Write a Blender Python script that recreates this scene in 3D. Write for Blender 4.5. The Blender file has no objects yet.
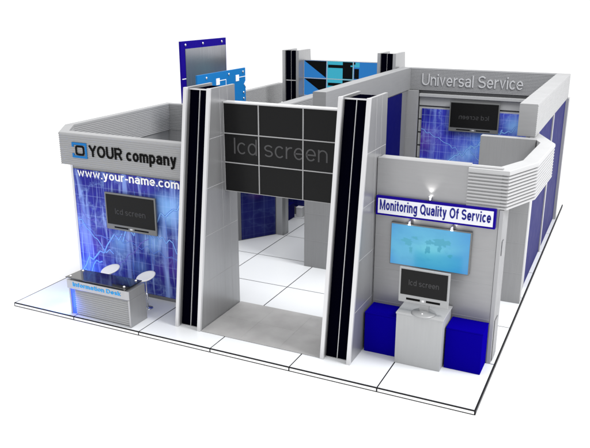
import bpy, math, random
from mathutils import Vector
random.seed(7)
S = 2.0            # one floor tile is two metres; everything below is written in tiles
COL = bpy.context.scene.collection
scene = bpy.context.scene

# ------------------------------------------------------------------ materials
def mat(name, col, rough=.5, metal=0., spec=.5, emit=None, estr=0., coat=0.):
    m = bpy.data.materials.new(name); m.use_nodes = True
    b = m.node_tree.nodes['Principled BSDF']
    b.inputs['Base Color'].default_value = (*col, 1)
    b.inputs['Roughness'].default_value = rough
    b.inputs['Metallic'].default_value = metal
    b.inputs['Specular IOR Level'].default_value = spec
    b.inputs['Coat Weight'].default_value = coat
    b.inputs['Coat Roughness'].default_value = .08
    if emit:
        b.inputs['Emission Color'].default_value = (*emit, 1); b.inputs['Emission Strength'].default_value = estr
    return m

def N(m, t, **kw):
    n = m.node_tree.nodes.new(t)
    for k, v in kw.items(): setattr(n, k, v)
    return n
def L(m, a, b): m.node_tree.links.new(a, b)
def ramp(m, fac, stops, interp='LINEAR'):
    r = N(m, 'ShaderNodeValToRGB'); r.color_ramp.interpolation = interp
    e = r.color_ramp.elements
    while len(e) > 1: e.remove(e[-1])
    e[0].position = stops[0][0]; e[0].color = (*stops[0][1], 1)
    for p_, c in stops[1:]:
        x = e.new(p_); x.color = (*c, 1)
    if fac is not None: L(m, fac, r.inputs['Fac'])
    return r
def mix(m, fac, a, b, mode='MIX'):
    n = N(m, 'ShaderNodeMix', data_type='RGBA', blend_type=mode)
    if isinstance(fac, (int, float)): n.inputs[0].default_value = fac
    else: L(m, fac, n.inputs[0])
    for i, v in ((6, a), (7, b)):
        if isinstance(v, tuple): n.inputs[i].default_value = (*v, 1)
        else: L(m, v, n.inputs[i])
    return n.outputs[2]
def coords(m, scale=(1, 1, 1), loc=(0, 0, 0), rot=(0, 0, 0)):
    t = N(m, 'ShaderNodeTexCoord'); mp = N(m, 'ShaderNodeMapping')
    mp.inputs['Scale'].default_value = scale; mp.inputs['Location'].default_value = loc; mp.inputs['Rotation'].default_value = rot
    L(m, t.outputs['Object'], mp.inputs['Vector']); return mp.outputs['Vector']
def noise(m, vec, scale, detail=3, typ='FBM', dist=0., rough=.5):
    n = N(m, 'ShaderNodeTexNoise', noise_type=typ)
    n.inputs['Scale'].default_value = scale; n.inputs['Detail'].default_value = detail
    n.inputs['Distortion'].default_value = dist; n.inputs['Roughness'].default_value = rough
    L(m, vec, n.inputs['Vector']); return n.outputs['Fac']

def brushed(name, col, rough=.42, metal=.0, var=.10, spec=.5, stretch=(9, 9, .5)):
    m = mat(name, col, rough, metal, spec)
    b = m.node_tree.nodes['Principled BSDF']
    f = noise(m, coords(m, stretch), 3.0, 4)
    d = tuple(c * (1 - var) for c in col); h = tuple(min(1, c * (1 + var)) for c in col)
    r = ramp(m, f, [(.3, d), (.7, h)]); L(m, r.outputs['Color'], b.inputs['Base Color'])
    if metal > .3: return m
    f2 = noise(m, coords(m, (1.3, 1.3, 1.3)), 2.0, 3)
    mr = N(m, 'ShaderNodeMapRange'); mr.inputs['To Min'].default_value = rough - .08; mr.inputs['To Max'].default_value = rough + .1
    L(m, f2, mr.inputs['Value']); L(m, mr.outputs['Result'], b.inputs['Roughness'])
    return m

M = {}
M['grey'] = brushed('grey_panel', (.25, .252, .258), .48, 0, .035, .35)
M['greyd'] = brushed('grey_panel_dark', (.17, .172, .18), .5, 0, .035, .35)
M['metal'] = brushed('satin_metal', (.33, .332, .34), .30, .62, .035, stretch=(3, 3, .05))
M['trim'] = mat('light_trim', (.52, .52, .53), .3, .35)
M['bar'] = mat('screen_bar', (.27, .27, .275), .45, .1)
M['seam'] = mat('panel_seam', (.285, .287, .295), .5)
M['groove'] = mat('groove_dark', (.10, .10, .105), .6)
M['fascia'] = brushed('fascia_grey', (.27, .272, .278), .45, .0, .03, .35, stretch=(.6, .6, 8))
M['fascial'] = brushed('fascia_pale', (.34, .342, .348), .45, .0, .03, .35, stretch=(.6, .6, 8))
M['wallgrey'] = brushed('wall_grey', (.25, .251, .257), .34, .25, .03, .4, stretch=(.6, .6, 5))
M['fasciad'] = brushed('fascia_grey_deep', (.225, .228, .235), .5, .0, .03, .35, stretch=(.6, .6, 8))
M['black'] = mat('black_gloss', (.0006, .0006, .003), .6, 0, .0)
M['rubber'] = mat('joint_black', (.010, .010, .011), .6, 0, .1)
M['white'] = mat('white_paint', (.8, .8, .8), .4)
M['tile'] = mat('white_floor_tile', (.64, .655, .675), .22, 0, .35)
M['lightgrey'] = brushed('light_grey_laminate', (.33, .335, .34), .45, 0, .02, .35)
M['blue'] = mat('royal_blue_laminate', (.0025, .0004, .205), .55, 0, .0)
M['bluefab'] = brushed('dark_blue_panel', (.0016, .002, .088), .6, 0, .0, .08, (14, 14, .4))
M['purpleblue'] = mat('purple_blue_frame', (.008, .002, .185), .5, 0, .02)
M['skyblue'] = mat('sky_blue_board', (.002, .125, .36), .4, 0, .15)
M['cyanletter'] = mat('cyan_lettering', (.02, .28, .62), .4, 0, .2)
M['ink'] = mat('black_ink', (.003, .003, .003), .5, 0, .04)
M['navy'] = mat('navy_ink', (.010, .012, .16), .45, 0, .1)
M['letterpale'] = mat('pale_lettering', (.42, .425, .44), .4, 0, .2)
M['signwhite'] = mat('sign_white', (.58, .59, .64), .45)
M['bezel'] = mat('tv_grey_bezel', (.13, .133, .133), .4, .2)
M['silver'] = mat('tv_silver_bezel', (.27, .275, .28), .4, .1)
M['screenoff'] = mat('dark_screen', (.005, .005, .0053), .3, 0, .12)
M['screentext'] = mat('dim_screen_text', (.050, .050, .052), .5, 0, .1)
M['walltext'] = mat('dim_wall_text', (.06, .06, .062), .5, 0, .1)
M['glassblack'] = mat('smoked_glass_top', (.004, .004, .005), .06, 0, .5, coat=.6)
M['chrome'] = mat('chrome', (.75, .76, .78), .12, 1.)
M['leaf'] = mat('leaf_green', (.07, .22, .02), .5)
M['pot'] = mat('pot', (.3, .3, .31), .5)
M['lamp'] = mat('lamp_glow', (1, 1, 1), .4, emit=(1, .98, .95), estr=9.)
M['glowblue'] = mat('blue_light_strip', (.02, .04, .6), .4, emit=(.010, .045, 1), estr=2.6)
M['mapline'] = mat('screen_map', (.003, .02, .03), .3, emit=(.055, .42, .60), estr=.8)
M['dblue'] = mat('display_blue', (.002, .01, .03), .4, 0, .1, emit=(.025, .20, .56), estr=.85)
M['dcyan'] = mat('display_cyan', (.003, .02, .03), .4, 0, .1, emit=(.05, .44, .60), estr=.85)
M['dblack'] = mat('display_black', (.002, .0025, .003), .4, 0, .08)

# ground: a studio sheet
g = mat('studio_sheet', (.95, .95, .95), .8, 0, .0); M['ground'] = g
# entrance mat
m = mat('carpet_grey', (.36, .355, .355), .75, 0, .2); M['mat'] = m
f = noise(m, coords(m, (1, 1, 1)), 1.6, 4); b = m.node_tree.nodes['Principled BSDF']
L(m, ramp(m, f, [(.3, (.29, .286, .286)), (.7, (.36, .357, .357))]).outputs['Color'], b.inputs['Base Color'])

# printed chart graphics: (x, z, radius, colour, strength) soft glows on a deep blue print
def chart(name, base, blobs, bars, grid, seed, loc, glow=1.):
    m = mat(name, (.03, .04, .4), .42, 0, .12)
    b = m.node_tree.nodes['Principled BSDF']
    v = coords(m)
    f = noise(m, coords(m, (1, 1, 1), (seed, seed * 2, seed * 3)), .55, 3, dist=.4)
    c = ramp(m, f, [(.34, base[0]), (.52, base[1]), (.70, base[2])]).outputs['Color']
    sep = N(m, 'ShaderNodeSeparateXYZ'); L(m, v, sep.inputs[0])
    cmb = N(m, 'ShaderNodeCombineXYZ'); L(m, sep.outputs['X'], cmb.inputs['X']); L(m, sep.outputs['Z'], cmb.inputs['Z'])
    wob = noise(m, coords(m, (1, 1, 1), (seed * 5, 0, 0)), 1.3, 4)
    for x, z, r, col, st in blobs:
        d = N(m, 'ShaderNodeVectorMath', operation='DISTANCE'); L(m, cmb.outputs[0], d.inputs[0])
        d.inputs[1].default_value = ((x - loc[0]) * S, 0, (z - loc[2]) * S)
        k = N(m, 'ShaderNodeMath', operation='MULTIPLY_ADD'); L(m, wob, k.inputs[0]); k.inputs[1].default_value = r * S * 1.1; L(m, d.outputs['Value'], k.inputs[2])
        mr = N(m, 'ShaderNodeMapRange', interpolation_type='SMOOTHSTEP'); L(m, k.outputs[0], mr.inputs['Value'])
        mr.inputs['From Min'].default_value = r * S * .5; mr.inputs['From Max'].default_value = r * S * 1.6
        mr.inputs['To Min'].default_value = st; mr.inputs['To Max'].default_value = 0
        c = mix(m, mr.outputs['Result'], c, col)
    for q, (sc, th, st) in enumerate(((.55, .012, .34), (1.05, .012, .24))):
        fn = noise(m, coords(m, (1, 1, 1.1), (seed * 2 + q * 5.3, q * 2.2, seed + q)), sc, 6, rough=.58)
        s1 = N(m, 'ShaderNodeMath', operation='SUBTRACT'); L(m, fn, s1.inputs[0]); s1.inputs[1].default_value = .5
        a1 = N(m, 'ShaderNodeMath', operation='ABSOLUTE'); L(m, s1.outputs[0], a1.inputs[0])
        r1 = ramp(m, a1.outputs[0], [(0, (st,) * 3), (th * .5, (st * .6,) * 3), (th * 1.6, (st * .22,) * 3), (th * 4, (0, 0, 0))])
        msk = ramp(m, noise(m, coords(m, (1, 1, 1), (q * 9, 4, seed)), .7, 2), [(.40, (.1,) * 3), (.60, (glow,) * 3)])
        mm = mix(m, 1., r1.outputs['Color'], msk.outputs['Color'], 'MULTIPLY')
        c = mix(m, mm, c, (.42, .66, .98))
    fb = noise(m, coords(m, (1, 1, .07), (seed * 7, seed, 0)), 4.2, 2)
    c = mix(m, ramp(m, fb, [(.52, (0, 0, 0)), (.68, (bars,) * 3)]).outputs['Color'], c, (.32, .48, .95))
    fb = noise(m, coords(m, (1, 1, .10), (seed * 3, seed, 0)), 9., 1)
    c = mix(m, ramp(m, fb, [(.57, (0, 0, 0)), (.66, (bars * .7,) * 3)]).outputs['Color'], c, (.42, .58, 1.))
    for dr, sc in (('Z', 1.15), ('X', 1.4)):
        w = N(m, 'ShaderNodeTexWave', wave_type='BANDS', bands_direction=dr, wave_profile='SIN')
        w.inputs['Scale'].default_value = sc; L(m, v, w.inputs['Vector'])
        c = mix(m, ramp(m, w.outputs['Fac'], [(.965, (0, 0, 0)), (1., (grid,) * 3)]).outputs['Color'], c, (.45, .58, .95))
    L(m, c, b.inputs['Base Color']); return m
CY = (.24, .50, .92); VI = (.10, .045, .34); NV = (.008, .008, .19)
M['chartA'] = chart('chart_print', ((.010, .010, .19), (.025, .028, .28), (.06, .06, .38)),
    [(.55, 1.5, .45, NV, .9), (1.3, 1.45, .4, NV, .6), (2.0, .55, .45, VI, .6), (.65, .6, .35, VI, .4), (1.9, 1.25, .33, CY, .75), (1.62, .82, .32, CY, .55),
     (1.1, .68, .26, CY, .55), (.5, .3, .22, CY, .35), (1.35, .42, .2, CY, .3)], .55, .14, 1.3, (1.3, .93, 0), .9)
M['chartB'] = chart('chart_print_bolts', ((.012, .012, .22), (.03, .035, .38), (.06, .09, .52)),
    [(3.5, 1.2, .4, VI, .8), (3.45, 1.75, .3, NV, .7), (4.6, 1.2, .4, (.06, .22, .75), .8), (4.75, 1.32, .24, CY, .75), (4.3, 1.05, .22, CY, .7), (5.1, 1.6, .24, CY, .8), (4.05, .9, .2, CY, .5)], .20, .17, 4.4, (4.4, 7.1, 0))
M['chartC'] = chart('chart_print_deep', ((.004, .005, .07), (.008, .010, .115), (.014, .016, .15)),
    [(1.6, .75, .12, (.05, .008, .12), .8), (1.75, .5, .2, (.02, .03, .17), .6)], .02, .03, 2.6, (1.75, 3.8, 0), .06)
M['line'] = mat('chart_line_pale', (.24, .48, .86), .45, 0, .1); M['linemid'] = mat('chart_line_mid', (.10, .20, .62), .45, 0, .1)
M['lineviolet'] = mat('chart_line_violet', (.14, .12, .50), .45, 0, .1)

# lit display with a pale cyan middle
m = mat('lit_display', (.01, .03, .08), .25); M['lit'] = m
b = m.node_tree.nodes['Principled BSDF']
f = noise(m, coords(m, (.8, 1, 1.3), (2.3, 0, 5.1)), .8, 2, dist=.6)
grd = N(m, 'ShaderNodeTexGradient', gradient_type='SPHERICAL')
L(m, coords(m, (.72, 0, 1.15), (0, 0, -.54)), grd.inputs['Vector'])
ad = N(m, 'ShaderNodeMath', operation='ADD'); L(m, f, ad.inputs[0]); L(m, grd.outputs['Fac'], ad.inputs[1])
c = ramp(m, ad.outputs[0], [(.35, (.01, .16, .62)), (.75, (.02, .29, .72)), (1.25, (.10, .55, .78))]).outputs['Color']
# ramp clamps at 1: rescale
mr = N(m, 'ShaderNodeMapRange'); mr.inputs['From Min'].default_value = .3; mr.inputs['From Max'].default_value = 1.35
L(m, ad.outputs[0], mr.inputs['Value'])
rr = ramp(m, mr.outputs['Result'], [(0, (.008, .13, .48)), (.4, (.02, .29, .64)), (1, (.13, .60, .72))])
f2 = noise(m, coords(m, (1.2, 1, 2.2), (7.7, 0, 1.1)), 2.2, 5)
c2 = mix(m, ramp(m, f2, [(.55, (0, 0, 0)), (.63, (.22,) * 3)]).outputs['Color'], rr.outputs['Color'], (.03, .33, .55))
L(m, c2, b.inputs['Emission Color']); b.inputs['Emission Strength'].default_value = .82

# ------------------------------------------------------------------ stroke lettering
def arc(cx_, cy, rx, ry, a0, a1, n=14):
    return [(cx_ + rx * math.cos(math.radians(a0 + (a1 - a0) * i / n)), cy + ry * math.sin(math.radians(a0 + (a1 - a0) * i / n))) for i in range(n + 1)]
def glyph(c, t):
    """centre lines of a plain grotesque letter (cap height 1) for stroke width t -> strokes, advance"""
    h = t / 2; X = .74; D = -.27
    def oval(W, H, y=0.):
        a = arc(W / 2, y + H / 2, W / 2 - h, H / 2 - h, 0, 360, 28); a[-1] = a[0]; return a
    def ess(W, H):
        ry = (H - t) / 4 ; rx = W / 2 - h
        return arc(W / 2, H - h - ry, rx, ry, 22, 270, 16) + arc(W / 2, h + ry, rx, ry, 90, -158, 16)[1:]
    def arch(x0, W, y=X):
        rx = (W - t) / 2; ry = min(.24, rx * 1.1)
        return [(x0 + h, y - h - ry - .06)] + arc(x0 + W / 2, y - h - ry, rx, ry, 180, 0, 12) + [(x0 + W - h, 0)]
    W = .56
    if c == 'I': return [[(h, 0), (h, 1)]], t
    if c == 'l': return [[(h, 0), (h, 1)]], t
    if c == 'i': return [[(h, 0), (h, X)], [(h, .86), (h, 1)]], t
    if c == '.': return [[(h, 0), (h, t)]], t
    if c == '-': return [[(0, .34), (.32, .34)]], .32
    if c == 'o': return [oval(W, X)], W
    if c == 'O': return [oval(.80, 1)], .80
    if c == 'Q': return [oval(.80, 1), [(.48, .26), (.78, -.06)]], .80
    if c == 'c': return [arc(W / 2, X / 2, W / 2 - h, X / 2 - h, 42, 318, 22)], W - .04
    if c == 'e': return [[(h + .01, X / 2), (W - h, X / 2)] + arc(W / 2, X / 2, W / 2 - h, X / 2 - h, 0, 322, 24)[1:]], W
    if c == 'n': return [[(h, 0), (h, X)], arch(0, .53)], .53
    if c == 'm': return [[(h, 0), (h, X)], arch(0, .44 + t * .25), arch(.44 - t * .75, .44 + t * .25)], .88 - t * .5
    if c == 'r': return [[(h, 0), (h, X)], [(h, .42)] + arc(.31, .40, .31 - h, X - .40 - h, 165, 78, 8)], .35
    if c == 'u': return [[(.53 - h, 0), (.53 - h, X)], [(h, X)] + [(x, y) for x, y in arc(.265, h + .24, .265 - h, .24, 180, 360, 12)] + [(.53 - h, .34)]], .53
    if c == 't': return [[(.17, .95), (.17, .2)] + arc(.17 + .14, .2, .14, .2 - h, 180, 278, 8)[1:], [(0, X - h), (.34, X - h)]], .34
    if c == 'f': return [[(.15, 0), (.15, .80)] + arc(.15 + .16, .80, .16, .2 - h, 180, 85, 8)[1:], [(0, X - h), (.34, X - h)]], .32
    if c == 'g': return [oval(.55, X), [(.55 - h, X), (.55 - h, -.05)] + arc(.275, -.05, .275 - h, -D - .05 - h + .03, 0, -160, 12)[1:]], .55
    if c == 'd': return [oval(.55, X), [(.55 - h, 0), (.55 - h, 1)]], .55
    if c == 'p': return [oval(.55, X), [(h, X), (h, D)]], .55
    if c == 'a': return [arc(.265, X - h - .17, .245 - h * .6, .17, 160, 0, 10) + [(.52 - h, 0)],
                         [(.52 - h, .44), (.24, .42)] + arc(.235, (.42 + h) / 2, .235 - h, (.42 - h) / 2, 90, 270, 10) + [(.32, h), (.52 - h, .2)]], .55
    if c == 'y': return [[(.03 + h * .6, X), (.275, .05)], [(.52 - h * .6, X), (.25, -.12), (.17, D + h), (.04, D + h)]], .55
    if c == 'v': return [[(.03 + h * .6, X), (.265, h * 1.2), (.50 - h * .6, X)]], .53
    if c == 'w': return [[(.02 + h * .6, X), (.21, h * 1.2), (.39, X - h * 1.2), (.57, h * 1.2), (.76 - h * .6, X)]], .78
    if c == 'k': return [[(h, 0), (h, 1)], [(.50, X), (h + .02, .27)], [(.20, .42), (.50, 0)]], .52
    if c == 's': return [ess(.50, X)], .50
    if c == 'S': return [ess(.68, 1)], .68
    if c == 'M': return [[(h, 0), (h, 1)], [(.82 - h, 0), (.82 - h, 1)], [(h + .01, 1 - h * .4), (.41, h * .9), (.81 - h, 1 - h * .4)]], .82
    if c == 'U': return [[(h, 1), (h, .36)] + arc(.36, .36, .36 - h, .36 - h, 180, 360, 16)[1:] + [(.72 - h, 1)]], .72
    if c == 'Y': return [[(.03, 1 - h * .3), (.35, .46)], [(.67, 1 - h * .3), (.35, .46), (.35, 0)]], .70
    if c == 'R': return [[(h, 0), (h, 1)], [(h, 1 - h), (.40, 1 - h)] + arc(.40, .745 - h * .5, .26 - h * .3, .255 - h * .5, 90, -90, 12) + [(h, .49)], [(.40, .47), (.68 - h * .3, 0)]], .70
    if c == 'D': return [[(h, h), (h, 1 - h), (.32, 1 - h)] + arc(.32, .5, .38 - h, .5 - h, 90, -90, 16)[1:] + [(h, h)]], .70
    raise KeyError(c)

# ------------------------------------------------------------------ mesh builder
class MB:
    def __init__(s): s.v = []; s.f = []; s.mi = []; s.sm = []; s.mats = []
    def m(s, k):
        if k not in s.mats: s.mats.append(k)
        return s.mats.index(k)
    def add(s, vs, fs, k, smooth=False):
        o = len(s.v); s.v += [tuple(v) for v in vs]; i = s.m(k)
        for f in fs: s.f.append([o + q for q in f]); s.mi.append(i); s.sm.append(smooth)
        return s
    def box(s, x0, x1, y0, y1, z0, z1, k):
        vs = [(x0, y0, z0), (x1, y0, z0), (x1, y1, z0), (x0, y1, z0), (x0, y0, z1), (x1, y0, z1), (x1, y1, z1), (x0, y1, z1)]
        return s.add(vs, [(3, 2, 1, 0), (4, 5, 6, 7), (0, 1, 5, 4), (1, 2, 6, 5), (2, 3, 7, 6), (3, 0, 4, 7)], k)
    def prism(s, pts, d, k):
        """pts: planar 3-D polygon, d: extrusion vector"""
        n = len(pts); d = Vector(d)
        vs = [Vector(p) for p in pts] + [Vector(p) + d for p in pts]
        nrm = (vs[1] - vs[0]).cross(vs[2] - vs[1])
        tot = Vector((0, 0, 0))
        for i in range(n): tot += vs[i].cross(vs[(i + 1) % n])
        flip = tot.dot(d) > 0
        fs = [tuple(range(n)), tuple(range(2 * n - 1, n - 1, -1))] + [((i + 1) % n, i, n + i, n + (i + 1) % n) for i in range(n)]
        if flip: fs = [tuple(reversed(f)) for f in fs]
        return s.add(vs, fs, k)
    def poly_xy(s, pts, z0, z1, k): return s.prism([(x, y, z0) for x, y in pts], (0, 0, z1 - z0), k)
    def poly_yz(s, pts, x0, x1, k): return s.prism([(x0, y, z) for y, z in pts], (x1 - x0, 0, 0), k)
    def lathe(s, c, ax, prof, k, n=28, smooth=True):
        """prof: (radius, along) pairs, around axis ax through c"""
        ax = Vector(ax).normalized(); u = ax.orthogonal().normalized(); w = ax.cross(u); c = Vector(c)
        vs = []; fs = []
        for r, h in prof:
            for i in range(n):
                a = 2 * math.pi * i / n
                vs.append(c + ax * h + (u * math.cos(a) + w * math.sin(a)) * r)
        for j in range(len(prof) - 1):
            for i in range(n):
                i2 = (i + 1) % n
                fs.append((j * n + i, j * n + i2, (j + 1) * n + i2, (j + 1) * n + i))
        fs.append(tuple(range(n - 1, -1, -1))); fs.append(tuple((len(prof) - 1) * n + i for i in range(n)))
        return s.add(vs, fs, k, smooth)
    def ball(s, c, r, k, n=14):
        pr = [(max(1e-4, r * math.sin(math.pi * j / 8)), -r * math.cos(math.pi * j / 8)) for j in range(9)]
        return s.lathe(c, (0, 0, 1), pr, k, n)
    def tube(s, pts, r, k, n=8):
        for a, b_ in zip(pts, pts[1:]):
            a = Vector(a); b_ = Vector(b_)
            s.lathe(a, b_ - a, [(r, 0), (r, (b_ - a).length)], k, n)
        return s
    def sweep(s, path, prof, k):
        """path: open 2-D polyline walked with the OUTSIDE on its right; prof: (inward offset, z) loop"""
        n = len(path); P2 = [Vector(p) for p in path]; rows = []
        for i in range(n):
            def nr(a, b_):
                d = (b_ - a).normalized(); return Vector((-d.y, d.x))
            if i == 0: nn = nr(P2[0], P2[1]); sc = 1
            elif i == n - 1: nn = nr(P2[-2], P2[-1]); sc = 1
            else:
                a = nr(P2[i - 1], P2[i]); b_ = nr(P2[i], P2[i + 1]); nn = (a + b_).normalized(); sc = 1 / max(.3, nn.dot(a))
            rows.append([(P2[i].x + nn.x * o * sc, P2[i].y + nn.y * o * sc, z) for o, z in prof])
        q = len(prof); vs = [v for r in rows for v in r]; fs = []
        for i in range(n - 1):
            for j in range(q):
                j2 = (j + 1) % q
                fs.append((i * q + j, (i + 1) * q + j, (i + 1) * q + j2, i * q + j2))
        fs.append(tuple(range(q - 1, -1, -1))); fs.append(tuple((n - 1) * q + j for j in range(q)))
        fs = [tuple(reversed(f)) for f in fs]
        return s.add(vs, fs, k)
    def text(s, txt, O, ex, ez, w, h, depth, k, bold=.14, mirror=False):
        """sans lettering drawn with strokes and fitted in a w x h box whose lower left corner is O"""
        pen = 0.; segs = []
        for ch in txt:
            if ch == ' ': pen += .32; continue
            strokes, adv = glyph(ch, bold)
            for st in strokes: segs.append([(x + pen, y) for x, y in st])
            pen += adv + .135 - bold * .25
        ho = bold / 2; quads = []
        for st in segs:
            closed = st[0] == st[-1] and len(st) > 2
            pts = st[:-1] if closed else st
            n = len(pts); Lf = []; Rt = []
            for i in range(n):
                p0 = Vector(pts[i - 1]) if (i or closed) else None
                p2 = Vector(pts[(i + 1) % n]) if (i < n - 1 or closed) else None
                p1 = Vector(pts[i])
                d1 = (p1 - p0).normalized() if p0 is not None else (p2 - p1).normalized()
                d2 = (p2 - p1).normalized() if p2 is not None else d1
                nn = Vector((-(d1.y + d2.y), d1.x + d2.x)).normalized()
                m_ = ho / max(.62, nn.dot(Vector((-d1.y, d1.x))))
                Lf.append(p1 + nn * m_); Rt.append(p1 - nn * m_)
            quads.append((Lf, Rt, closed))
        xs = [p.x for a, b_, c in quads for p in a + b_]; ys = [p.y for a, b_, c in quads for p in a + b_]
        x0, x1, y0, y1 = min(xs), max(xs), min(ys), max(ys)
        O = Vector(O); ex = Vector(ex).normalized(); ez = Vector(ez).normalized(); nv = ex.cross(ez)
        for q, (Lf, Rt, closed) in enumerate(quads):
            dp = depth * (1 + .04 * (q % 5)); vs = []; n = len(Lf)
            for a in (0, dp):
                for row in (Lf, Rt):
                    for p in row:
                        u = (p.x - x0) / (x1 - x0); u = 1 - u if mirror else u
                        vs.append(O + ex * u * w + ez * ((p.y - y0) / (y1 - y0) * h) + nv * a)
            fs = []; cnt = n if closed else n - 1
            for i in range(cnt):
                i2 = (i + 1) % n
                fs += [(2 * n + i, 3 * n + i, 3 * n + i2, 2 * n + i2), (i, 2 * n + i, 2 * n + i2, i2), (n + i, n + i2, 3 * n + i2, 3 * n + i)]
            if not closed: fs += [(0, n, 3 * n, 2 * n), (n - 1, 3 * n - 1, 4 * n - 1, 2 * n - 1)]
            if mirror: fs = [tuple(reversed(f)) for f in fs]
            s.add(vs, fs, k)
        return s
    def build(s, name, parent=None, bevel=0., loc=None):
        me = bpy.data.meshes.new(name)
        if parent is not None: o0 = Vector(ORG[parent.name])
        elif loc is not None: o0 = Vector(loc)
        else: o0 = Vector((0, 0, 0))
        me.from_pydata([tuple((Vector(v) - o0) * S) for v in s.v], [], s.f)
        for k in s.mats: me.materials.append(M[k])
        me.polygons.foreach_set('material_index', s.mi); me.polygons.foreach_set('use_smooth', s.sm)
        me.update()
        o = bpy.data.objects.new(name, me); COL.objects.link(o)
        if parent is not None: o.parent = parent
        else: o.location = o0 * S
        ORG[o.name] = tuple(o0)
        if bevel:
            bv = o.modifiers.new('bevel', 'BEVEL'); bv.width = bevel * S; bv.segments = 2; bv.limit_method = 'ANGLE'; bv.angle_limit = math.radians(40)
        return o
ORG = {}
def tag(o, label, cat, group=None):
    o['label'] = label; o['category'] = cat
    if group: o['group'] = group
    return o
def thing(name, loc, label, cat, group=None):
    o = bpy.data.objects.new(name, None); COL.objects.link(o); o.empty_display_size = .1
    o.location = Vector(loc) * S; ORG[o.name] = tuple(loc)
    return tag(o, label, cat, group)
def dup(t, loc, label):
    """copy of a thing with its parts and their parts"""
    r = t.copy(); COL.objects.link(r); r.location = Vector(loc) * S; ORG[r.name] = tuple(loc); r['label'] = label
    def kids(a, b_):
        for ch in [c for c in t_all[a.name]]:
            c2 = ch.copy(); COL.objects.link(c2); c2.parent = b_
            ORG[c2.name] = tuple(loc); t_all.setdefault(c2.name, []); t_all.setdefault(b_.name, []).append(c2)
            kids(ch, c2)
    t_all = {}
    for o in list(COL.objects):
        t_all.setdefault(o.name, [])
        if o.parent: t_all.setdefault(o.parent.name, []).append(o)
    kids(t, r); return r
def structure(o): o['kind'] = 'structure'; return o

# ------------------------------------------------------------------ ground and raised floor
gr = MB().add([(-120, -60, -.0525), (60, -60, -.0525), (60, 160, -.0525), (-120, 160, -.0525)], [(0, 1, 2, 3)], 'ground').build('ground'); structure(gr)
fl = MB()
fl.box(-.007, 6.007, -.007, 8.007, -.0500, -.003, 'rubber')
G = .0072
for i in range(6):
    for j in range(8):
        fl.box(i + (G if i else .013), i + 1 - (G if i < 5 else .010), j + G, j + 1 - (G if j < 7 else .013), -.02, 0, 'tile')
for i in range(6):
    for (ya, yb) in ((-.0095, -.004), (8.004, 8.0095)):
        fl.box(i + .008, i + .992, ya, yb, -.0395, -.0125, 'white')
for j in range(8):
    for (xa, xb) in ((-.0095, -.004), (6.004, 6.0095)):
        fl.box(xa, xb, j + .008, j + .992, -.0395, -.0125, 'groove')
structure(fl.build('floor'))

# entrance mat
mt = MB()
for i in range(3):
    for j in range(2):
        a = 2.672 + i * .518; b0 = .32 + j * .485
        mt.box(a, a + .5175, b0, b0 + .4845, .002, .009, 'mat')
tag(mt.build('entrance_mat', bevel=.0015, loc=(3.45, .8, 0)), 'flat grey carpet mat on the floor of the entrance under the video wall', 'mat')

# ------------------------------------------------------------------ towers
TZ = 2.83
def tower(x0, label):
    """side cheeks with a slanted front edge, two glossy black slabs between them"""
    t = thing('gate_tower', (x0 + .175, .8, 0), label, 'tower', 'slanted towers at the front entrance')
    prof = [(.31, 0), (1.28, 0), (1.28, TZ), (.72, TZ)]
    front = lambda z: .31 + (.72 - .31) * z / TZ
    for xa, xb, out in ((x0, x0 + .036, -1), (x0 + .312, x0 + .348, 1)):
        c = MB(); c.poly_yz(prof, xa, xb, 'metal')
        xs = (xa - .0012, xa + .01) if out < 0 else (xb - .01, xb + .0012)
        for q in range(1, 5):
            z = .566 * q
            c.box(xs[0], xs[1], front(z) + .006, 1.275, z - .0035, z + .0035, 'seam')
        for yy in (.93, 1.1):
            c.box(xs[0] + .0004 * (out < 0), xs[1] - .0004 * (out > 0), yy - .0025, yy + .0025, .01, TZ - .004, 'seam')
        # lipped front edge
        c.prism([(xa - .004, front(0) - .006, .0), (xb + .004, front(0) - .006, .0), (xb + .004, front(0) + .03, .0), (xa - .004, front(0) + .03, .0)],
                (0, front(TZ) - front(0), TZ + .002), 'trim')
        c.build('side_panel', t, .002)
    for q in range(2):
        xa = x0 + .0405 + q * .1375; xb = xa + .1315
        MB().poly_yz([(.385, .012), (1.24, .012), (1.24, TZ - .03), (.80, TZ - .03)], xa, xb, 'black').build('black_panel', t, .002)
    MB().poly_yz([(.372, .012), (.392, .012), (.807, TZ - .028), (.785, TZ - .028)], x0 + .1722, x0 + .1778, 'trim').build('divider_strip', t)
    MB().box(x0 + .037, x0 + .311, .375, .41, .0005, .011, 'trim').build('bottom_rail', t)
    MB().box(x0 + .037, x0 + .311, .786, .80, TZ - .029, TZ - .014, 'trim').build('top_rail', t)
    return t
t0 = tower(2.315, 'tall grey tower with slanted black front between the company booth and the entrance')
dup(t0, (4.23 + .175, .8, 0), 'tall grey tower with slanted black front between the entrance and the blue boxes')

# rear pair, seen from their inner side
def rear_tower(x0, label):
    t = thing('rear_tower', (x0 + .175, 7.2, 0), label, 'tower', 'rear towers beside the far display')
    for xa, xb in ((x0, x0 + .06), (x0 + .30, x0 + .36)):
        c = MB(); c.poly_yz([(6.76, 0), (7.72, 0), (7.32, TZ), (6.76, TZ)], xa, xb, 'metal')
        c.build('side_panel', t, .002)
    for q in range(2):
        xa = x0 + .064 + q * .1185; b_ = MB()
        for z0, z1 in ((.012, .56), (.572, 1.125), (1.137, 1.69), (1.702, 2.232), (2.256, TZ - .012)):
            b_.box(xa, xa + .1135, 6.80, 6.90, z0, z1, 'black')
        b_.build('black_panel', t)
    b_ = MB().box(x0 + .061, x0 + .299, 6.803, 6.885, 2.236, 2.252, 'trim').box(x0 + .1785, x0 + .1815, 6.795, 6.88, .01, TZ - .01, 'trim'); b_.build('divider_strip', t)
    return t
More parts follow.
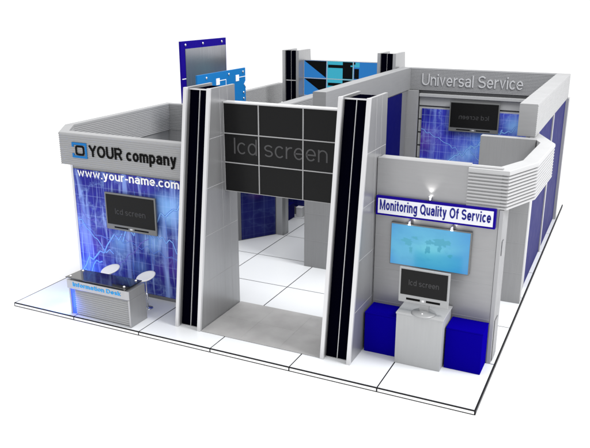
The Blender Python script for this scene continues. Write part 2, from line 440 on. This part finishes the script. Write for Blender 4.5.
rt = rear_tower(.58, 'rear tower standing left of the blue and black far display')
dup(rt, (2.56 + .175, 7.2, 0), 'rear tower standing right of the blue and black far display')

# ------------------------------------------------------------------ video wall over the entrance
vw = thing('video_wall', (3.44, 1.0, 1.58), 'big dark video wall of nine panels hung between the two front towers', 'video wall')
X0, X1, Z0, Z1 = 2.667, 4.226, 1.585, 2.645
cx = [X0, 3.135, 3.70, X1]; cz = [Z0, Z0 + .353, Z0 + .703, Z1]
MB().box(X0, X1, 1.012, 1.11, Z0, Z1, 'greyd').build('cabinet', vw)
fr = MB(); bw = .0058
for x in cx: fr.box(max(X0, x - bw), min(X1, x + bw), .985, 1.0115, Z0, Z1, 'bar')
for z in cz:
    za, zb = max(Z0, z - bw), min(Z1, z + bw)
    for i in range(3): fr.box((cx[i] + bw) if i or 1 else X0, cx[i + 1] - bw, .986, 1.0115, za, zb, 'bar')
fr.box(X0, X1, .9865, 1.10, Z1 + .0005, Z1 + .014, 'trim')
fr.build('frame', vw)
for i in range(3):
    for j in range(3):
        MB().box(cx[i] + bw + .0005, cx[i + 1] - bw - .0005, .996, 1.0115, cz[j] + bw + .0005, cz[j + 1] - bw - .0005, 'screenoff').build('screen', vw)
MB().text('lcd screen', (2.80, .9955, 2.05), (1, 0, 0), (0, 0, 1), 1.20, .19, .002, 'walltext', .085).build('lettering', vw)

# ------------------------------------------------------------------ flat TVs
def tv(name, label, x0, x1, z0, z1, y, bez, depth=.045, mirror=False, group=None, stand=None, sm=.022, bot=.075):
    t = thing(name, ((x0 + x1) / 2, y, z0), label, 'television', group)
    c = MB().box(x0, x1, y, y + depth * .55, z0, z1, bez).box(x0 + .07, x1 - .07, y + depth * .55, y + depth, z0 + .08, z1 - .05, 'greyd')
    c.build('casing', t, .004)
    scr = MB().box(x0 + sm, x1 - sm, y - .0035, y + .004, z0 + bot, z1 - sm, 'screenoff').build('screen', t)
    w = x1 - x0
    sp = MB(); 
    for a, b_ in ((.16, .44), (.56, .84)): sp.box(x0 + w * a, x0 + w * b_, y - .002, y + .003, z0 + bot * .36, z0 + bot * .62, 'ink')
    sp.build('speaker_slot', t)
    MB().box(x0 + w * .475, x0 + w * .525, y - .003, y + .003, z0 + bot * .34, z0 + bot * .6, 'trim').build('power_button', t)
    h = (z1 - z0)
    MB().text('lcd screen', (x0 + w * .2, y - .0038, z0 + bot + h * .29), (1, 0, 0), (0, 0, 1), w * .60, h * .155, .0012, 'screentext', .11, mirror).build('lettering', scr)
    return t
tv('wall_television', 'dark flat television on the blue chart wall of the company booth', .925, 1.725, .905, 1.405, .835, 'bezel')
tv('wall_television', 'dark flat television hung high on the back wall under the Universal Service lettering', 3.935, 4.84, 1.45, 2.0, 6.935, 'bezel', mirror=True)
t = tv('stand_television', 'silver television on a round foot standing on the light grey pedestal', 4.985, 5.525, .70, 1.095, .66, 'silver', .05, sm=.02, bot=.09)
MB().lathe((5.27, .665, .6055), (0, 0, 1), [(.13, 0), (.13, .006), (.115, .014), (.05, .020), (.03, .03)], 'silver', 40).box(5.22, 5.32, .667, .70, .62, .78, 'silver').build('foot', t)
MB().ball((5.27, .60, .624), .009, 'white').build('foot_cap', t)

# ------------------------------------------------------------------ front left booth
t = thing('graphic_wall', (1.3, .93, 0), 'blue chart wall with www.your-name.com in white, behind the information desk', 'wall')
w = MB().box(.345, 2.312, .905, .985, .0, 1.737, 'grey'); w.build('panel', t, .002)
fw = MB().box(.34, .378, .892, .99, .0005, 1.736, 'trim').box(.379, 2.311, .896, .9045, .0005, .05, 'greyd').box(2.093, 2.311, .895, .9045, .051, 1.72, 'metal'); fw.build('frame', t, .0015)
gx = MB().box(.382, 2.088, .893, .9045, .052, 1.652, 'chartA')
def ribbon(mb, pts, y, wd, k):
    for (xa, za), (xb, zb) in zip(pts, pts[1:]):
        d = Vector((xb - xa, zb - za)); l = d.length
        if l < 1e-6: continue
        n = Vector((-d.y, d.x)) / l * wd / 2
        mb.add([(xa - n.x, y, za - n.y), (xb - n.x, y, zb - n.y), (xb + n.x, y, zb + n.y), (xa + n.x, y, za + n.y)], [(0, 1, 2, 3)], k)
def walk(x0, x1, z0, z1, n, j, lo, hi):
    pts = []
    for i in range(n + 1):
        u = i / n; pts.append((x0 + (x1 - x0) * u, min(hi, max(lo, z0 + (z1 - z0) * u + random.uniform(-j, j)))))
    return pts
def bolt(mb, pts, y, wd):
    ribbon(mb, pts, y, wd * 2.4, 'linemid'); ribbon(mb, pts, y - .0002, wd, 'line')
random.seed(11)
bolt(gx, walk(.39, 1.12, .22, .88, 11, .10, .07, 1.5), .8923, .010)
bolt(gx, walk(1.12, 2.08, .80, 1.40, 15, .09, .07, 1.5), .8919, .012)
bolt(gx, walk(.39, .95, .95, .45, 9, .08, .07, 1.5), .8909, .007)
bolt(gx, walk(1.35, 2.08, 1.0, .72, 14, .07, .07, 1.5), .8905, .007)
bolt(gx, walk(.39, .75, .12, .45, 7, .07, .07, 1.5), .8901, .009)
ribbon(gx, walk(.39, 2.08, .85, .62, 18, .07, .07, 1.5), .8915, .008, 'linemid')
ribbon(gx, walk(1.0, 1.55, .35, .85, 8, .03, .07, 1.5), .8913, .009, 'lineviolet')
ribbon(gx, walk(.45, 1.3, 1.05, .75, 10, .06, .07, 1.5), .8911, .007, 'lineviolet')
for i in range(14):
    x = random.uniform(1.2, 2.07); h = random.uniform(.3, 1.0); z = random.uniform(.07, 1.5 - h)
    ribbon(gx, [(x, z), (x, z + h)], .8927 - .00002 * i, random.choice((.004, .005, .007)), 'linemid')
gx = gx.build('graphic', t)
MB().text('www.your-name.com', (.455, .8895, 1.521), (1, 0, 0), (0, 0, 1), 1.61, .118, .002, 'white', .155).build('lettering', gx)

# ribbed fascia profile (walked anticlockwise from outside: (inward, z))
def ribbed(z0, z1, th, n, depth, lip=.012, both=False):
    out = [(0, z0)]
    st = (z1 - z0 - .03) / n
    for i in range(n):
        z = z0 + .004 + st * i
        out += [(.0, z + st * .12), (depth, z + st * .30), (depth, z + st * .62), (0, z + st * .85)]
    out += [(0, z1 - .02), (lip * .4, z1 - .004), (lip, z1), (th, z1)]
    if both:
        for i in range(n - 1, -1, -1):
            z = z0 + .004 + st * i
            out += [(th, z + st * .85), (th - depth, z + st * .62), (th - depth, z + st * .30), (th, z + st * .12)]
    return out + [(th, z0)]
def fascia(name, label, path, z0, z1, th, n, depth, k, loc, both=False):
    t = thing(name, loc, label, 'fascia'); MB().sweep(path, ribbed(z0, z1, th, n, depth, both=both), k).build('band', t)
    return t
t = fascia('fascia_band', 'grey ribbed fascia lettered YOUR company above the blue chart wall', [(1.42, 3.62), (0, 3.62), (0, 1.22), (.33, .74), (2.31, .74)], 1.74, 2.16, .13, 15, .006, 'fascia', (1.2, .8, 1.74), True)
MB().text('YOUR company', (.815, .738, 1.838), (1, 0, 0), (0, 0, 1), 1.335, .20, .004, 'ink', .175).build('lettering', t)
lg = MB()
def ring(mb, x0, x1, z0, z1, wd, y, k, gap=None):
    mb.box(x0, x1, y, y + .006, z1 - wd, z1, k); mb.box(x1 - wd, x1, y, y + .006, z0 + wd, z1 - wd, k); mb.box(x0, x1, y, y + .006, z0, z0 + wd, k)
    if gap: mb.box(x0, x0 + wd, y, y + .006, z1 - wd - gap, z1 - wd, k); mb.box(x0, x0 + wd, y, y + .006, z0 + wd, z0 + wd + gap, k)
    else: mb.box(x0, x0 + wd, y, y + .006, z0 + wd, z1 - wd, k)
ring(lg, .545, .785, 1.845, 2.045, .03, .733, 'skyblue', .028)
lo = lg.build('logo', t)
lg = MB()
def rrect(cx_, cz_, a, b_, r, y, n=6):
    pts = []
    for sx, sz, a0 in ((1, 1, 0), (-1, 1, 90), (-1, -1, 180), (1, -1, 270)):
        for i in range(n + 1):
            an = math.radians(a0 + 90 * i / n); pts.append((cx_ + sx * (a - r) + r * math.cos(an), y, cz_ + sz * (b_ - r) + r * math.sin(an)))
    return pts
o_, i_ = rrect(.672, 1.945, .072, .063, .03, .731), rrect(.672, 1.945, .050, .041, .02, .731)
n = len(o_); vs = o_ + i_ + [(x, .7375, z) for x, y, z in o_] + [(x, .7375, z) for x, y, z in i_]
fs = [(i, (i + 1) % n, n + (i + 1) % n, n + i) for i in range(n)] + [(i, 2 * n + i, 2 * n + (i + 1) % n, (i + 1) % n) for i in range(n)] + [(n + i, n + (i + 1) % n, 3 * n + (i + 1) % n, 3 * n + i) for i in range(n)]
lg.add(vs, fs, 'ink').build('logo_ring', lo)
# side and back walls of that booth
def slab(name, label, x0, x1, y0, y1, z1, k='grey', zs=(.42, .83, 1.23, 1.64), faces='y', loc=None, extra=None):
    t = thing(name, ((x0 + x1) / 2, (y0 + y1) / 2, 0), label, 'wall')
    MB().box(x0, x1, y0, y1, .0005, z1, k).build('panel', t, .002)
    sm_ = MB()
    for z in zs:
        if z < z1 - .05:
            if faces == 'y': sm_.box(x0 + .004, x1 - .004, y0 - .0015, y1 + .0015, z - .003, z + .003, 'seam')
            else: sm_.box(x0 - .0015, x1 + .0015, y0 + .004, y1 - .004, z - .003, z + .003, 'seam')
    if zs: sm_.build('seam_strip', t)
    return t
slab('side_wall', 'plain grey outer wall on the left of the company booth', .03, .09, 1.25, 3.50, 1.738, faces='x')
slab('back_wall', 'plain grey wall closing the back of the company booth', .03, 1.40, 3.505, 3.565, 1.738)
t = thing('corner_wall', (.2, 1.1, 0), 'narrow angled grey wall at the outer left corner of the company booth', 'wall')
MB().poly_xy([(.33, .992), (.375, 1.0), (.14, 1.245), (.075, 1.245)], .0005, 1.738, 'grey').build('panel', t)

# ------------------------------------------------------------------ information desk and stools
t = thing('information_desk', (1.4, .2, 0), 'small grey information desk with louvred front, black glass top and blue glow', 'desk')
d = MB()
d.box(.905, 1.862, .035, .345, .355, .470, 'metal')
d.box(1.842, 1.866, .030, .350, .0005, .3545, 'metal')
d.box(.902, .926, .060, .350, .0005, .3545, 'lightgrey')
d.box(.927, 1.841, .13, .15, .0005, .3545, 'greyd')
d.build('body', t, .003)
lv = MB()
for i in range(12):
    z = .012 + i * .0285
    lv.prism([(1.0, .060, z), (1.0, .052, z + .006), (1.0, .070, z + .026), (1.0, .078, z + .020)], (.84, 0, 0), 'lightgrey')
lv.box(1.0, 1.84, .080, .086, .006, .35, 'greyd')
lv.build('louvre_front', t)
MB().box(.929, .998, .070, .10, .004, .352, 'glowblue').box(.8985, .9015, .075, .33, .02, .34, 'glowblue').build('light_strip', t)
MB().box(1.0, 1.841, .046, .052, .349, .3545, 'navy').build('trim_line', t)
MB().poly_xy([(.895, .028), (1.835, .022), (1.835, .335), (.915, .315)], .4965, .5065, 'glassblack').build('glass_top', t, .002)
for x, y in ((.95, .065), (1.775, .065), (.965, .272), (1.78, .285)):
    MB().lathe((x, y, .4705), (0, 0, 1), [(.008, 0), (.008, .037), (.014, .037), (.014, .044), (.008, .05)], 'white', 16).build('standoff', t)
MB().text('Information Desk', (1.0, .0345, .392), (1, 0, 0), (0, 0, 1), .74, .058, .003, 'cyanletter', .175).build('lettering', t)

def stool(x, y, label):
    t = thing('bar_stool', (x, y, 0), label, 'stool', 'white stools behind the desk')
    r = Vector((math.cos(math.radians(25.4)), math.sin(math.radians(25.4)), 0)); c = Vector((r.y, -r.x, 0))
    ax = (Vector((0, 0, 1)) + c * .16 - r * .24).normalized()
    MB().lathe((x, y, .435), ax, [(.02, -.02), (.09, -.016), (.124, -.004), (.128, .004), (.123, .010), (.10, .006), (.001, .002)], 'white', 40).build('seat', t)
    MB().lathe((x, y, .012), (0, 0, 1), [(.012, 0), (.012, .2), (.009, .2), (.009, .413)], 'chrome', 16).build('stem', t)
    MB().lathe((x, y, 0.0005), (0, 0, 1), [(.066, 0), (.066, .004), (.06, .009), (.02, .016), (.012, .022)], 'chrome', 32).build('base', t)
    return t
s0 = stool(1.69, .60, 'white round bar stool behind the right end of the information desk')
dup(s0, (1.125, .60, 0), 'white round bar stool behind the middle of the information desk')

# ------------------------------------------------------------------ front right booth
t = thing('display_wall', (5.25, 1.03, 0), 'plain grey panelled wall carrying the Monitoring Quality Of Service sign', 'wall')
MB().box(4.584, 5.905, 1.0, 1.06, .0005, 2.17, 'wallgrey').build('panel', t, .003)
MB().box(4.584, 5.56, 1.0615, 1.20, 2.02, 2.163, 'fascia').build('top_rail', t, .006)
sm_ = MB()
for z in (.51, .905, 1.295): sm_.box(4.587, 5.90, .9984, 1.0615, z - .0028, z + .0028, 'seam')
sm_.build('seam_strip', t)
MB().box(5.906, 5.952, 1.004, 1.32, .0005, 1.745, 'greyd').build('end_post', t, .004)  # darker grey stands in for the shade of the fascia above the post
MB().box(5.908, 5.951, .992, 1.0035, .0008, 1.744, 'seam').build('edge_strip', t, .002)
MB().box(5.9525, 5.962, 1.03, 1.20, .02, .50, 'greyd').build('hinge_plate', t, .006)
MB().box(5.9525, 5.962, 1.03, 1.12, 1.24, 1.40, 'greyd').build('hinge_plate', t, .006)

# upper plain board left of the louvres
def ribs_deep(z0, z1, th, n):
    out = [(.02, z0)]; st = (z1 - z0 - .05) / n
    for i in range(n):
        z = z0 + st * i
        out += [(.0, z + st * .10), (.0, z + st * .55), (.022, z + st * .72), (.022, z + st * .98)]
    out += [(.0, z1 - .048), (-.004, z1 - .03), (.0, z1 - .006), (.012, z1), (th, z1), (th, z0)]
    return out
t = thing('louvred_fascia', (5.95, 1.9, 1.75), 'pale louvred fascia bulging round the right front corner of the stand', 'fascia')
MB().sweep([(5.565, .985), (5.975, .985), (6.18, 1.53), (6.22, 2.68), (5.955, 3.32)], ribs_deep(1.75, 2.16, .165, 10), 'fascial').build('band', t)

t = thing('booth_sign', (5.2, .97, 1.65), 'white sign framed in blue reading Monitoring Quality Of Service', 'sign')
MB().box(4.597, 5.882, .952, .995, 1.543, 1.757, 'purpleblue').build('frame', t, .004)
bd = MB().box(4.622, 5.858, .9475, .953, 1.566, 1.734, 'signwhite').build('board', t)
MB().text('Monitoring Quality Of Service', (4.643, .9473, 1.572), (1, 0, 0), (0, 0, 1), 1.195, .15, .0015, 'navy', .185).build('lettering', bd)

t = thing('wall_display', (5.215, .98, .998), 'lit cyan widescreen display showing a faint world map below the sign', 'display')
MB().box(4.775, 5.655, .955, .9975, .995, 1.477, 'bezel').build('frame', t, .003)
mp_ = MB().box(4.787, 5.643, .9505, .9555, 1.007, 1.465, 'lit')
def blob(cx_, cz_, rx, rz, seed, yy):
    random.seed(seed); n = 22; pts = []
    for i in range(n):
        a = 2 * math.pi * i / n; q = random.uniform(.45, 1.15)
        pts.append((cx_ + rx * q * math.cos(a), yy, cz_ + rz * q * math.sin(a)))
    mp_.add(pts + [(cx_, yy, cz_)], [(n, i, (i + 1) % n) for i in range(n)], 'mapline')
for i, (a, b_, rx, rz) in enumerate(((4.93, 1.22, .07, .045), (4.97, 1.13, .025, .05), (5.01, 1.27, .04, .02), (5.17, 1.24, .05, .03), (5.15, 1.15, .035, .05), (5.30, 1.25, .11, .05), (5.28, 1.18, .025, .035), (5.40, 1.12, .035, .02))):
    blob(a + .045, b_ + .065, rx, rz, 30 + i, .9497 - .0001 * i)
mp_.build('screen', t)

# small lamps
def lampobj(x, y, z, label, up):
    t = thing('spot_lamp', (x, y, z), label, 'lamp', 'small spot lamps around the sign')
    s_ = 1 if up else -1
    MB().tube([(x, y + .045, z - s_ * .02), (x, y + .01, z - s_ * .005), (x, y, z + s_ * .012)], .005, 'chrome').build('arm', t)
    MB().lathe((x, y, z), (0, -.35 if not up else .25, s_), [(.009, -.012), (.016, .0), (.019, .026), (.017, .03)], 'chrome', 18).build('head', t)
    MB().lathe(Vector((x, y, z)) + Vector((0, -.35 if not up else .25, s_)).normalized() * .0305, (0, -.35 if not up else .25, s_), [(.0155, 0), (.0155, .002), (.008, .006)], 'lamp', 18).build('bulb', t)
    return t
lampobj(5.19, .965, 1.775, 'small lit chrome lamp on top of the blue framed sign', True)
lampobj(4.985, .955, 1.505, 'lit chrome lamp over the left half of the cyan display', False)
lampobj(5.445, .955, 1.505, 'lit chrome lamp over the right half of the cyan display', False)

def bluebox(x0, x1, label):
    t = thing('display_box', ((x0 + x1) / 2, .85, 0), label, 'box', 'royal blue boxes beside the pedestal')
    MB().box(x0, x1, .70, .996, .0005, .462, 'blue').build('carcass', t, .004)
    MB().box(x0 - .002, x1 + .002, .698, .9965, .463, .48, 'blue').build('top', t, .003)
    return t
bluebox(4.60, 4.985, 'royal blue box standing left of the light grey pedestal')
bluebox(5.512, 5.90, 'royal blue box standing right of the light grey pedestal')
t = thing('pedestal', (5.25, .8, 0), 'light grey pedestal with an overhanging top under the silver television', 'pedestal')
MB().box(4.995, 5.495, .585, .97, .0005, .585, 'lightgrey').build('body', t, .003)
MB().box(4.990, 5.505, .575, .985, .586, .605, 'lightgrey').build('top', t, .004)

# ------------------------------------------------------------------ partition between front and rear booths
slab('partition_wall', 'grey seamed partition seen through the entrance beneath the video wall', 2.87, 3.50, 2.84, 2.94, 2.165, 'grey')
slab('partition_wall', 'grey seamed partition panel inside the louvred fascia at the right edge', 5.32, 5.985, 2.78, 2.90, 2.165, 'grey')

# right outer wall
t = thing('side_wall', (5.92, 5, 0), 'long outer right wall of dark blue panels between grey posts', 'wall')
for y0, y1 in ((3.41, 4.97), (5.06, 6.90)):
    MB().box(5.905, 5.935, y0, y1, .0005, 2.165, 'bluefab').build('blue_panel', t)
for y0, y1, x1 in ((2.91, 3.40, 5.945), (4.975, 5.055, 5.955), (6.905, 7.10, 5.985)):
    MB().box(5.895, x1, y0, y1, .0005, 2.166, 'metal').build('post', t, .003)

# ------------------------------------------------------------------ Universal Service booth
t = fascia('fascia_band', 'grey fascia lettered Universal Service running round three sides of the rear booth', [(2.95, 7.07), (2.95, 2.93)], 2.17, 2.57, .2, 15, .004, 'fasciad', (4.4, 5, 2.17))
MB().sweep([(5.955, 2.95), (5.955, 7.07)], ribbed(2.17, 2.57, .22, 15, .004), 'fascia').build('band', t)
# back band, its ribs towards the inside
MB().sweep([(3.1505, 6.99), (5.7345, 6.99)], ribbed(2.17, 2.57, .08, 15, .005), 'fasciad').build('band', t)
MB().text('Universal Service', (3.375, 6.988, 2.255), (1, 0, 0), (0, 0, 1), 1.82, .215, .012, 'letterpale', .112).build('lettering', t)

t = thing('back_wall', (4.4, 7.1, 0), 'rear booth back wall with horizontal slats and a blue lightning chart print', 'wall')
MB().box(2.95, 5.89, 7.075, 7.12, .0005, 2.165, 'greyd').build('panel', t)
sl = MB()
for z in (.12, .37, .62, .87, 1.12, 1.37, 1.62, 1.87): sl.box(3.338, 5.70, 7.02, 7.0735, z + .012, z + .233, 'lightgrey')
sl.build('slats', t, .003)
gb = MB().box(3.40, 5.66, 7.0, 7.019, .2, 1.825, 'chartB')
random.seed(5)
bolt(gb, walk(3.95, 4.9, .85, 1.5, 22, .05, .25, 1.8), 6.9995, .014)
bolt(gb, walk(4.3, 5.6, 1.15, 1.78, 22, .05, .25, 1.8), 6.9990, .012)
bolt(gb, walk(3.4, 4.3, 1.45, 1.0, 16, .03, .25, 1.8), 6.9985, .005)
bolt(gb, walk(4.35, 4.65, 1.1, .85, 7, .03, .25, 1.8), 6.9980, .008)
gb.build('graphic', t)
MB().box(3.34, 5.70, 6.96, 7.0735, 2.05, 2.105, 'lightgrey').build('shelf', t, .004)
slab('wing_wall', 'narrow grey seamed wall left of the slatted back wall', 3.0, 3.335, 6.88, 6.955, 2.165, 'grey', (.36, .82, 1.27, 1.73))
t = thing('side_wall', (3.1, 5, 0), 'inner left wall of the rear booth with a dark blue panel', 'wall')
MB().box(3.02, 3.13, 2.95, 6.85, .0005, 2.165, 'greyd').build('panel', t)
MB().box(3.131, 3.15, 4.2, 6.5, .02, 2.15, 'bluefab').build('blue_panel', t)

# ------------------------------------------------------------------ aisle: angled print, pillar, far booth
def wallseg(mb, a, b_, th, z0, z1, k):
    a = Vector(a); b_ = Vector(b_); d = (b_ - a).normalized(); n_ = Vector((-d.y, d.x)) * th
    mb.poly_xy([tuple(a), tuple(b_), tuple(b_ + n_), tuple(a + n_)], z0, z1, k)
t = thing('angled_wall', (1.75, 3.8, 0), 'angled wall with a dark blue print on the far left of the aisle', 'wall')
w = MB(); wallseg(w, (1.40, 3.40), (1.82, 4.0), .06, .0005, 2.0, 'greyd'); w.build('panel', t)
w = MB(); wallseg(w, (1.450 + .004, 3.470 - .003), (1.812 + .004, 3.987 - .003), .004, .01, 1.98, 'chartC'); w.build('graphic', t)
t = thing('pillar', (1.9, 4.07, 0), 'square grey pillar at the end of the angled dark blue print', 'pillar')
MB().poly_xy([(1.825, 3.99), (1.94, 3.99), (1.975, 4.04), (1.975, 4.15), (1.825, 4.15)], .0005, 2.0, 'metal').build('shaft', t, .002)
t = fascia('fascia_band', 'pale ribbed fascia in the middle of the stand before the far display', [(1.985, 3.98), (1.985, 5.5)], 1.78, 2.18, .2, 15, .005, 'fascia', (1.9, 4.8, 1.78))
t = fascia('fascia_band', 'grey ribbed fascia at the far left beside the rear tower', [(-.02, 7.75), (-.02, 3.7)], 1.67, 2.07, .13, 15, .006, 'fascia', (0, 5.5, 1.67), True)
slab('side_wall', 'plain grey outer wall at the far left behind the tall framed sign', .01, .08, 3.7, 7.72, 1.668, faces='x')

t = thing('counter', (1.5, 4.9, 0), 'small dark blue counter in the far booth seen through the entrance', 'counter')
MB().box(1.22, 1.672, 4.785, 5.03, .0005, .262, 'bluefab').build('body', t, .003)
MB().box(1.215, 1.678, 4.78, 5.035, .263, .28, 'bluefab').build('top', t, .003)
t = thing('pedestal', (1.74, 5.12, 0), 'small white pedestal behind the dark blue counter in the far booth', 'pedestal')
MB().box(1.69, 1.80, 5.06, 5.17, .0005, .165, 'white').build('body', t, .003)
MB().box(1.685, 1.805, 5.055, 5.175, .166, .18, 'white').build('top', t, .003)
t = thing('back_wall', (1.5, 5.2, 0), 'low far wall with a dim blue print behind the white pedestal', 'wall')
MB().box(.9, 1.93, 5.19, 5.24, .0005, 1.6, 'greyd').build('panel', t)
MB().box(.92, 1.80, 5.184, 5.1895, .16, 1.5, 'chartC').build('graphic', t)
t = thing('potted_plant', (1.57, 4.9, .28), 'small green plant standing on the dark blue counter', 'plant')
MB().lathe((1.57, 4.9, .2805), (0, 0, 1), [(.02, 0), (.028, .05), (.03, .055)], 'pot', 20).build('pot', t)
lf = MB(); random.seed(3)
for i in range(60):
    a = random.uniform(0, 6.28); el = random.uniform(.2, 1.3); r0 = random.uniform(.02, .07)
    c = Vector((1.57 + math.cos(a) * math.cos(el) * r0, 4.9 + math.sin(a) * math.cos(el) * r0, .345 + math.sin(el) * r0 * 1.5))
    dv = Vector((math.cos(a), math.sin(a), .6)).normalized() * .035; sd = Vector((-math.sin(a), math.cos(a), random.uniform(-.3, .3))) * .012
    lf.add([c - dv * .3, c + sd + dv * .3, c + dv, c - sd + dv * .3], [(0, 1, 2, 3)], 'leaf')
lf.build('foliage', t)

# ------------------------------------------------------------------ far display between the rear towers
t = thing('far_display', (1.75, 7.0, 1.6), 'lit far display with blue, cyan and black shapes between the rear towers', 'display')
A0, A1, B0, B1 = .945, 2.555, 1.60, 2.635
MB().box(A0, A1, 7.012, 7.10, B0, B1, 'greyd').build('cabinet', t)
cxs = [A0, 1.445, 2.0, A1]; czs = [B0, 1.94, 2.285, B1]
fr = MB()
for x in cxs: fr.box(max(A0, x - .006), min(A1, x + .006), .0 + 6.988, 7.0115, B0, B1, 'trim')
for z in czs:
    for i in range(3): fr.box(cxs[i] + .006, cxs[i + 1] - .006, 6.9885, 7.0115, max(B0, z - .006), min(B1, z + .006), 'trim')
fr.build('frame', t)
def pan(i, j, base, shapes):
    x0, x1, z0, z1 = cxs[i] + .0065, cxs[i + 1] - .0065, czs[j] + .0065, czs[j + 1] - .0065
    p_ = MB().box(x0, x1, 6.997, 7.0115, z0, z1, base)
    for q, (k, pts) in enumerate(shapes):
        P3 = [(x0 + (x1 - x0) * u, 6.9965 - .0003 * q, z0 + (z1 - z0) * v) for u, v in pts]
        p_.add(P3, [tuple(range(len(P3)))], k)
    p_.build('screen', t)
def R_(a, b_, c, d_): return [(a, c), (b_, c), (b_, d_), (a, d_)]
tri = [('dblack', [(.0, .985), (.97, .03), (.985, .985)])]
bars = [('dblack', R_(.03, .62, .62, .80)), ('dblack', R_(.60, .98, .02, .98)), ('dcyan', R_(.90, .985, .72, .80))]
right = [('dcyan', R_(.02, .22, .70, .97)), ('dblack', R_(.02, .2, .05, .62)), ('dblack', R_(.0, .06, .85, .98))]
for j in range(3):
    pan(0, j, 'dblue', tri); pan(1, j, 'dcyan', bars); pan(2, j, 'dblue', right)

# ------------------------------------------------------------------ framed boards above the left booth
t = thing('framed_sign', (.1, 4.68, 0), 'tall brushed metal board with a purple blue border rising behind the company booth', 'sign')
MB().box(.062, .10, 3.95, 5.41, 1.9, 3.12, 'purpleblue').build('border', t, .002)
m_ = brushed('sign_metal', (.30, .305, .33), .22, .85, .10, stretch=(1, 7, .25)); M['signmetal'] = m_
MB().box(.1005, .108, 4.07, 5.385, 1.93, 2.995, 'signmetal').build('face', t)
MB().box(.1005, .104, 3.953, 4.065, 2.498, 2.512, 'white').build('joint_strip', t)
for y in (4.08, 4.62, 5.25): MB().lathe((.1005, y, 3.06), (1, 0, 0), [(.022, 0), (.022, .012), (.012, .018)], 'chrome', 16).build('stud', t)
for y in (4.3, 5.1): MB().box(.07, .095, y - .015, y + .015, .0005, 1.899, 'metal').build('leg', t)

t = thing('board_sign', (1.05, 3.7, 0), 'sky blue board with white squares and studs beside the left front tower', 'sign')
MB().box(1.02, 1.05, 2.95, 4.42, 1.95, 2.70, 'skyblue').build('board', t, .002)
for y, z in ((3.2, 2.64), (3.87, 2.64), (4.33, 2.64), (4.34, 2.30), (4.34, 2.2)):
    MB().lathe((1.0505, y, z), (1, 0, 0), [(.02, 0), (.02, .01), (.012, .016)], 'chrome', 16).build('stud', t)
for y, z in ((3.53, 2.555), (4.14, 2.555)):
    MB().box(1.0503, 1.058, y - .05, y + .05, z - .05, z + .05, 'white').build('white_square', t)
MB().box(1.0503, 1.054, 3.58, 3.775, 2.56, 2.57, 'white').box(1.0503, 1.0538, 3.7752, 3.785, 2.44, 2.57, 'white').build('white_line', t)
MB().box(1.0503, 1.054, 4.19, 4.415, 2.555, 2.565, 'white').build('white_line', t)
MB().prism([(1.0503, 4.36, 2.43), (1.0503, 4.42, 2.49), (1.0503, 4.48, 2.43), (1.0503, 4.42, 2.37)], (.01, 0, 0), 'white').build('white_diamond', t)
for y in (3.25, 4.2): MB().box(1.025, 1.045, y - .015, y + .015, .0005, 1.949, 'metal').build('leg', t)

# ------------------------------------------------------------------ light
W = bpy.data.worlds.new('World'); scene.world = W; W.use_nodes = True
bg = W.node_tree.nodes['Background']; bg.inputs['Color'].default_value = (1, 1, 1, 1); bg.inputs['Strength'].default_value = 1.28
def area(name, loc, target, size, power, col=(1, 1, 1)):
    l = bpy.data.lights.new(name, 'AREA'); l.size = size * S; l.energy = power; l.color = col
    o = bpy.data.objects.new(name, l); COL.objects.link(o); o.location = Vector(loc) * S
    o.rotation_euler = (Vector(target) - Vector(loc)).to_track_quat('-Z', 'Y').to_euler(); return o
area('key_softbox', (13, 1.0, 11), (3.5, 3.5, 1), 4, 7000)
area('top_softbox', (3, 4, 13), (3, 4, 0), 5, 2600)
def spot(loc, target, power, ang, col=(1, .97, .92)):
    l = bpy.data.lights.new('lamp_beam', 'SPOT'); l.energy = power; l.spot_size = math.radians(ang); l.spot_blend = .8; l.shadow_soft_size = .03; l.color = col
    o = bpy.data.objects.new('lamp_beam', l); COL.objects.link(o); o.location = Vector(loc) * S
    o.rotation_euler = (Vector(target) - Vector(loc)).to_track_quat('-Z', 'Y').to_euler()
spot((5.19, .968, 1.815), (5.19, 1.0, 2.1), 8, 90)
for x in (4.985, 5.445): spot((x, .93, 1.50), (x, 1.0, 1.50), 2.5, 150)
area('desk_glow', (.87, .2, .2), (.3, .2, .0), .22, 90, (.05, .2, 1))

area('desk_glow', (.96, .03, .18), (1.3, .09, .16), .2, 4, (.05, .15, 1))

# ------------------------------------------------------------------ camera
cam = bpy.data.cameras.new('camera'); co = bpy.data.objects.new('camera', cam); COL.objects.link(co)
co.location = Vector((7.01127, -6.19479, 3.80502)) * S
co.rotation_euler = (math.radians(72.4102), 0, math.radians(25.402))
cam.sensor_fit = 'HORIZONTAL'; cam.sensor_width = 36; cam.lens = 712.725 / 590 * 36; cam.clip_end = 1000
scene.camera = co
scene.view_settings.view_transform = 'Standard'; scene.view_settings.look = 'None'
scene.view_settings.exposure = 0; scene.view_settings.gamma = 1
